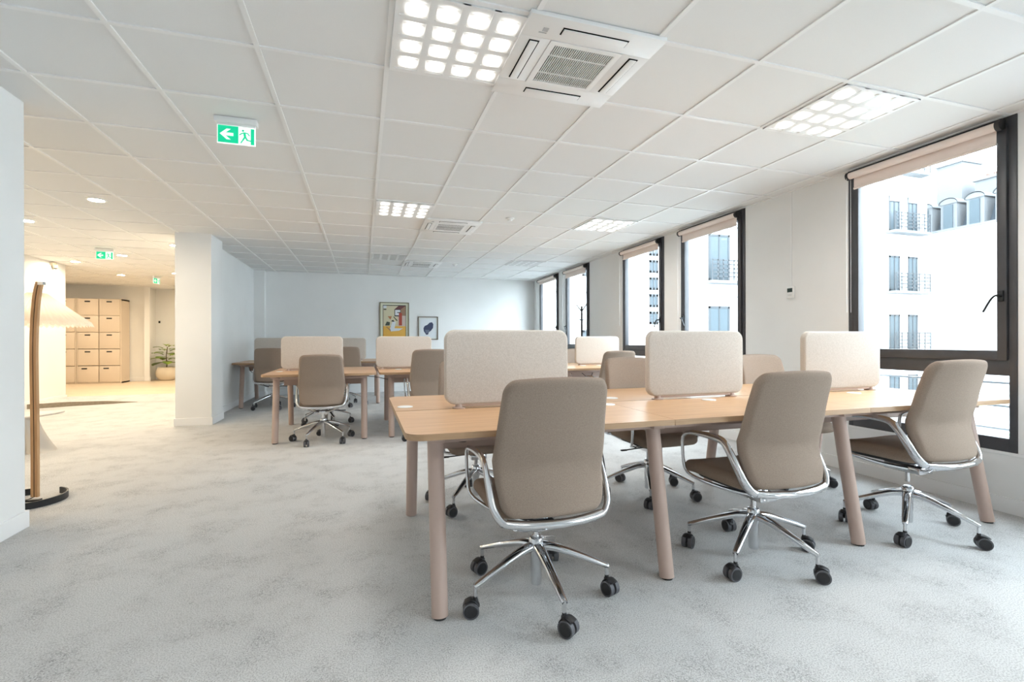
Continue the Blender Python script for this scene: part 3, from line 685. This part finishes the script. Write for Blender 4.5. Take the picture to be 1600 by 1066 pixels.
# ------------------------------------------------------------------ plant
root = thing('potted_plant', 'leafy fig plant in a round cream pot against the lounge wall', 'plant', (-4.93, 14.72, .077))
bm = new(); lathe(bm, [(0, 0), (.13, 0), (.17, .02), (.225, .10), (.24, .20), (.22, .29), (.185, .345), (.165, .345), (.19, .28), (0, .28)], n=36); obj('pot', bm, mat('cream_ceramic', (.72, .63, .50), .5), root)
bm = new(); lathe(bm, [(0, .305), (.186, .30)], n=24); obj('soil', bm, mat('soil', (.05, .035, .02), .9), root)
bm = new(); sweep(bm, [(0, 0, .30), (.01, 0, .45), (-.01, .01, .60), (.01, 0, .78), (.02, 0, .88)], [.014, .008], [.014, .008], n=8, sub=4); obj('stem', bm, mat('fig_stem', (.10, .07, .03), .8), root)
bm = new()
for k in range(20):
    a = k*2.4+.3; z = .44+.021*k; L = .33-.006*k+.03*math.sin(k*3); W_ = L*.40; el = math.radians(8+26*(k/20)+8*math.sin(k*5))
    d = Vector((math.cos(a)*math.cos(el), math.sin(a)*math.cos(el), math.sin(el))); s = Vector((-math.sin(a), math.cos(a), 0)); base = Vector((0, 0, z))+d*.02
    prev = None
    for q in range(9):
        t = q/8; ww = W_*math.sin(PI*min(1, max(.02, t*.93+.03)))**.7*(.55+.6*t); ctr = base+d*(.06+L*t)-Vector((0, 0, 1))*(.10*t*t)
        row = [bm.verts.new(ctr-s*ww+Vector((0, 0, .016))), bm.verts.new(ctr), bm.verts.new(ctr+s*ww+Vector((0, 0, .016)))]
        if prev:
            bm.faces.new((prev[0], prev[1], row[1], row[0])); bm.faces.new((prev[1], prev[2], row[2], row[1]))
        prev = row
obj('foliage', bm, vary(mat('fig_leaf', (.1, .2, .03), .4), (.10, .20, .025), (.34, .42, .05), 6), root)
# dark corner of a low seat cut by the pillar edge
# ------------------------------------------------------------------ lamp
root = thing('floor_lamp', 'arched wooden floor lamp with a pleated cream shade and black ring foot', 'lamp', (0, 0, 0))
LB = Vector((-2.155, 4.12, 0)); pr_r = Vector((.955, -.297, 0)); vd = Vector((-.297, -.955, 0))*-1
def LP(px, z): return LB+pr_r*((px-55.2)/748.56*3.295)+Vector((0, 0, z))
path = [LP(55.2, .028), LP(55.4, .30), LP(55.0, .6), LP(54.2, .85), LP(54.0, 1.05), LP(55.2, 1.22), LP(57.6, 1.36), LP(60.5, 1.45), LP(64.0, 1.507)]
for sg in (-1, 1):
    bm = new(); off = pr_r*(.0135*sg); P = catmull(path, 5); prev = None
    for i, p in enumerate(P):
        q = [bm.verts.new(p+off+pr_r*a*.0100+vd*b*.009) for a, b in ((-1, -1), (1, -1), (1, 1), (-1, 1))]
        if prev:
            for k in range(4): bm.faces.new((prev[k], prev[(k+1) % 4], q[(k+1) % 4], q[k]))
        else: bm.faces.new(q[::-1])
        prev = q
    bm.faces.new(prev); obj('bent_stem', bm, M_bent, root, smooth=40)
bm = new(); P = catmull(path, 5)[:-1]; prev = None
for p in P:
    q = [bm.verts.new(p+pr_r*a*.0045+vd*b*.0075) for a, b in ((-1, -1), (1, -1), (1, 1), (-1, 1))]
    if prev:
        for k in range(4): bm.faces.new((prev[k], prev[(k+1) % 4], q[(k+1) % 4], q[k]))
    prev = q
obj('stem_spacer', bm, mat('dark_groove', (.03, .015, .01), .7), root)
bm = new(); bx(bm, -.018, .018, -.012, .012, 0, .02); bm.transform(Matrix.Translation(LP(66.5, 1.485))@Matrix.Rotation(-.297, 4, 'Z')); obj('end_cap', bm, M_chrome, root)
bm = new(); cx, cy = -2.195, 4.10; prev = None; N = 40
for k in range(N+1):
    a = math.radians(62-318*k/N); q = [bm.verts.new((cx+r*math.cos(a), cy+r*math.sin(a), z)) for r, z in ((.205, 0), (.215, 0), (.215, .045), (.205, .045))]
    if prev:
        for j in range(4): bm.faces.new((prev[j], prev[(j+1) % 4], q[(j+1) % 4], q[j]))
    else: bm.faces.new(q[::-1])
    prev = q
bm.faces.new(prev)
bx(bm, cx-.205, LB.x+.03, LB.y-.018, LB.y+.018, 0, .012)
obj('ring_foot', bm, M_blackmetal, root, smooth=30)
SC = LB+Vector((-.46, .886, 0))*.34+Vector((.886, .46, 0))*.012
bm = new(); N = 240; rows = []
prof = [(.055, 1.455), (.10, 1.415), (.17, 1.352), (.24, 1.292), (.300, 1.243), (.318, 1.213)]
for qi, (r, z) in enumerate(prof):
    row = []
    for k in range(N):
        a = k*2*PI/N; rp = r*(1+.014*math.cos(k*PI/2+.4)); zz = z-(.008*math.cos(k*PI/2+.4) if qi == 5 else 0)
        row.append(bm.verts.new((SC.x+rp*math.cos(a), SC.y+rp*math.sin(a), zz)))
    rows.append(row)
for A_, B_ in zip(rows, rows[1:]):
    for k in range(N): bm.faces.new((A_[k], A_[(k+1) % N], B_[(k+1) % N], B_[k]))
def shade_mat():
    m = bpy.data.materials.new('pleated_shade'); m.use_nodes = True; nt = m.node_tree; nt.nodes.clear()
    o = nt.nodes.new('ShaderNodeOutputMaterial'); mx = nt.nodes.new('ShaderNodeMixShader'); d = nt.nodes.new('ShaderNodeBsdfDiffuse'); t = nt.nodes.new('ShaderNodeBsdfTranslucent')
    d.inputs[0].default_value = (.82, .76, .68, 1); t.inputs[0].default_value = (.95, .82, .68, 1); mx.inputs[0].default_value = .55
    nt.links.new(d.outputs[0], mx.inputs[1]); nt.links.new(t.outputs[0], mx.inputs[2]); nt.links.new(mx.outputs[0], o.inputs[0]); return m
obj('lamp_shade', bm, shade_mat(), root, smooth=0)
bm = new(); sweep(bm, [LP(60.5, 1.44), (LP(60.5, 1.44)+Vector((SC.x, SC.y, 1.45)))/2+Vector((0, 0, 0)), (SC.x, SC.y, 1.44)], .006, .006, n=8); lathe(bm, [(0, 1.30), (.022, 1.31), (.022, 1.40), (.012, 1.44), (0, 1.44)], (SC.x, SC.y, 0), 16); obj('lamp_holder', bm, M_chrome, root)
bm = new(); lathe(bm, [(.0, 1.22), (.02, 1.225), (.032, 1.25), (.03, 1.275), (.018, 1.30), (0, 1.30)], (SC.x, SC.y, 0), 20); obj('bulb', bm, mat('lamp_bulb', (1, .9, .7), .5, emit=(1, .84, .62), es=22), root)
bm = new(); sweep(bm, [LP(55, .03), LB+Vector((-.05, -.02, .012)), LB+Vector((-.12, .02, .006)), LB+Vector((-.3, .1, .006))], .003, .003, n=8); obj('power_cord', bm, M_cable, root)

# ------------------------------------------------------------------ moulded side table
root = thing('side_table', 'small moulded cream side table with curved legs behind the floor lamp', 'side table', (-3.20, 5.98, 0))
bm = new()
def ft(u, v, off): return (u, v, .365+off+.02*(abs(u)/.3)**2)
pillow(bm, [(.30*math.cos(k*PI/20)*(1 if math.cos(k*PI/20) > 0 else .95), .21*math.sin(k*PI/20)) for k in range(40)], ft, .022, rim=.06, m=6)
mt = mat('cream_moulded_plastic', (.62, .57, .51), .35)
obj('table_top', bm, mt, root, smooth=60)
for sg in (-1, 1):
    bm = new(); prev = None
    for q in range(13):
        t = q/12; z = .362*(1-t); wd = .07+.10*t**2.2; cx_ = sg*(.03+.10*t**1.3); th = .10+.05*t*t
        row = [bm.verts.new((cx_+a*wd*.62, b*th, z)) for a, b in [(math.cos(k*PI/8), math.sin(k*PI/8)) for k in range(16)]]
        if prev:
            for k in range(16): bm.faces.new((prev[k], prev[(k+1) % 16], row[(k+1) % 16], row[k]))
        else: bm.faces.new(row)
        prev = row
    bm.faces.new(prev); obj('leg', bm, mt, root, smooth=60)

# ------------------------------------------------------------------ coat stand
root = thing('coat_stand', 'black branching coat stand in front of the fourth window', 'coat stand', (3.52, 7.36, 0))
bm = new(); cyl(bm, (0, 0, .02), (0, 0, 1.66), .021, .017, n=16); lathe(bm, [(0, 1.675), (.014, 1.672), (.017, 1.66)], n=16); obj('pole', bm, M_blackmetal, root)
for z, a0 in ((1.60, 100), (1.45, 10), (1.28, 60)):
    for q in range(2 if z < 1.6 else 2):
        a = math.radians(a0+180*q); L = .15 if z > 1.5 else .055
        bm = new(); cyl(bm, (0, 0, z-.02), (math.cos(a)*L, math.sin(a)*L, z-.02+L*(.85 if z > 1.5 else .5)), .011, .008, n=10); obj('hook', bm, M_blackmetal, root)
for q in range(4):
    a = q*PI/2+.4; bm = new(); sweep(bm, [(0, 0, .10), (math.cos(a)*.1, math.sin(a)*.1, .05), (math.cos(a)*.24, math.sin(a)*.24, .012)], .012, .010, n=10); obj('foot', bm, M_blackmetal, root)

# ------------------------------------------------------------------ outside
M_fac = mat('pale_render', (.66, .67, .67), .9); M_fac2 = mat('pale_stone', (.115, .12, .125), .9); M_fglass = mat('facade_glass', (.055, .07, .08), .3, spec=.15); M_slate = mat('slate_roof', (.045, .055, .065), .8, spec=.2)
M_rail = mat('balcony_steel', (.05, .055, .06), .7, 0, spec=.2); M_terra = mat('terracotta', (.12, .08, .065), .8)
bm = new(); bx(bm, 4.3, 60, -30, 60, -7.2, -7); o = struct('floor_street', bm, mat('street', (.22, .22, .22), .9), smooth=0)
root = thing('building', 'white rendered apartment building across the courtyard with railed windows', 'building', (0, 17, 0))
bm = new(); bx(bm, 4.5, 27.4, 0, 8, -7, 13.5); obj('wall', bm, M_fac, root, smooth=0)
bm = new()
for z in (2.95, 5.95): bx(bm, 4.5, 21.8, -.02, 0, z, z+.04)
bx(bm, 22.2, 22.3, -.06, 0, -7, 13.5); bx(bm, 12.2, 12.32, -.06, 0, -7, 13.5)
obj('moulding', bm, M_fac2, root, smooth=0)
def fwin(x0, x1, z0, z1, rail=True, blind_=0):
    bm = new(); t = .09
    bx(bm, x0, x1, -.03, .0, z0, z0+t); bx(bm, x0, x1, -.03, 0, z1-t, z1); bx(bm, x0, x0+t, -.03, 0, z0, z1); bx(bm, x1-t, x1, -.03, 0, z0, z1); bx(bm, (x0+x1)/2-.03, (x0+x1)/2+.03, -.03, 0, z0, z1)
    f = obj('window', bm, M_rail, root, smooth=0)
    bm = new(); bx(bm, x0+t, x1-t, -.012, -.002, z0+t, z1-t); obj('pane', bm, M_fglass, f, smooth=0)
    if blind_: bm = new(); bx(bm, x0, x1, -.06, -.03, z1-.28, z1+.02); obj('shutter_box', bm, M_fac2, f, smooth=0)
def frail(x0, x1, z0, y=-.45):
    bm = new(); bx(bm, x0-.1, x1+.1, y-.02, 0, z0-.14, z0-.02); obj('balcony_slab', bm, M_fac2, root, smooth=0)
    bm = new()
    for k in range(5): bx(bm, x0-.05, x1+.05, y, y+.025, z0+.12+k*.17, z0+.165+k*.17)
    for k in range(7):
        x = x0-.05+(x1-x0+.1)*k/6; bx(bm, x-.025, x+.025, y, y+.025, z0-.05, z0+.86)
    obj('balcony_rail', bm, M_rail, root, smooth=0)
for z in (6.45, 3.5, .6, -2.4, 9.4):
    fwin(24.72, 25.45, z, z+1.75, blind_=z > 6); fwin(26.02, 26.70, z, z+1.75, blind_=z > 6); frail(24.6, 26.9, z)
for z in (3.63, .55, 6.6, -2.4):
    fwin(14.05, 15.15, z, z+2.0); frail(13.95, 15.5, z)
for z in (1.75, 2.45, 3.15, 3.85, 4.55):
    for x in (11.15, 11.65, 12.45): fwin(x, x+.42, z-.0, z+.52)
for z in (3.6, 6.6, .6): fwin(8.15, 8.75, z, z+.9)
root = thing('building', 'blank white gable building right of the courtyard with slate roof and dormers', 'building', (27.7, 0, 0))
bm = new(); bx(bm, -.15, 7, -14, 20.0, -7, 6.45); obj('wall', bm, M_fac, root, smooth=0)
bm = new(); bx(bm, -.25, .1, -14, 17.0, 6.45, 6.55); obj('coping', bm, M_fac2, root, smooth=0)
bm = new()
for P4 in (((1.5, -14, 6.4), (1.5, 20, 6.4), (2.3, 20, 8.35), (2.3, -14, 8.35)), ((2.3, -14, 8.35), (2.3, 20, 8.35), (7, 20, 8.5), (7, -14, 8.5))): bm.faces.new([bm.verts.new(p) for p in P4])
obj('roof', bm, M_slate, root, smooth=0)
for yy in (18.1, 16.98, 15.85, 14.7, 12.5, 10.3):
    bm = new(); bx(bm, 1.3, 3.2, yy-.36, yy+.36, 6.5, 8.15)
    for sgn in (1,):
        prv = None
        for k in range(13):
            a = PI*k/12; p_ = [bm.verts.new((x, yy+.44*math.cos(a), 8.12+.30*math.sin(a))) for x in (1.2, 3.2)]
            if prv: bm.faces.new((prv[0], prv[1], p_[1], p_[0]))
            prv = p_
        bm.faces.new([bm.verts.new((1.25, yy+.40*math.cos(PI*k/12), 8.12+.26*math.sin(PI*k/12))) for k in range(13)])
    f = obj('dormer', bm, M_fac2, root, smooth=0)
    bm = new(); bx(bm, 1.22, 1.28, yy-.20, yy+.20, 6.8, 8.05); obj('pane', bm, M_fglass, f, smooth=0)
for yy, z in ((18.2, 10.9), (16.4, 9.6)):
    bm = new(); bx(bm, 3.4, 5.0, yy-.6, yy+.6, 8.3, z); bx(bm, 3.3, 5.1, yy-.68, yy+.68, z-.12, z); obj('chimney', bm, M_fac2, root, smooth=0)
    for k in range(4):
        bm = new(); cyl(bm, (4.2, yy-.48+k*.32, z), (4.2, yy-.48+k*.32, z+.36), .09, .08, n=10); obj('chimney_pot', bm, M_terra, root)
# courtyard tree
root = thing('tree', 'leafy green tree seen low through the bottom pane of the nearest window', 'tree', (8.9, 4.15, -7))
bm = new(); cyl(bm, (0, 0, 0), (.1, 0, 5.2), .14, .06, n=10); obj('trunk', bm, mat('bark', (.12, .09, .06), .9), root)
bm = new(); rnd = random.Random(3)
for k in range(1500):
    u, v, q = rnd.gauss(0, .42), rnd.gauss(0, .42), rnd.gauss(0, .65); c = Vector((u, v, 5.6+q)); n1 = Vector((rnd.uniform(-1, 1), rnd.uniform(-1, 1), rnd.uniform(-1, 1))).normalized(); n2 = n1.orthogonal().normalized(); s_ = rnd.uniform(.05, .09)
    bm.faces.new([bm.verts.new(c+n1*s_), bm.verts.new(c+n2*s_*.5), bm.verts.new(c-n1*s_), bm.verts.new(c-n2*s_*.5)])
obj('foliage', bm, mat('tree_leaf', (.12, .26, .12), .7), root, smooth=0)
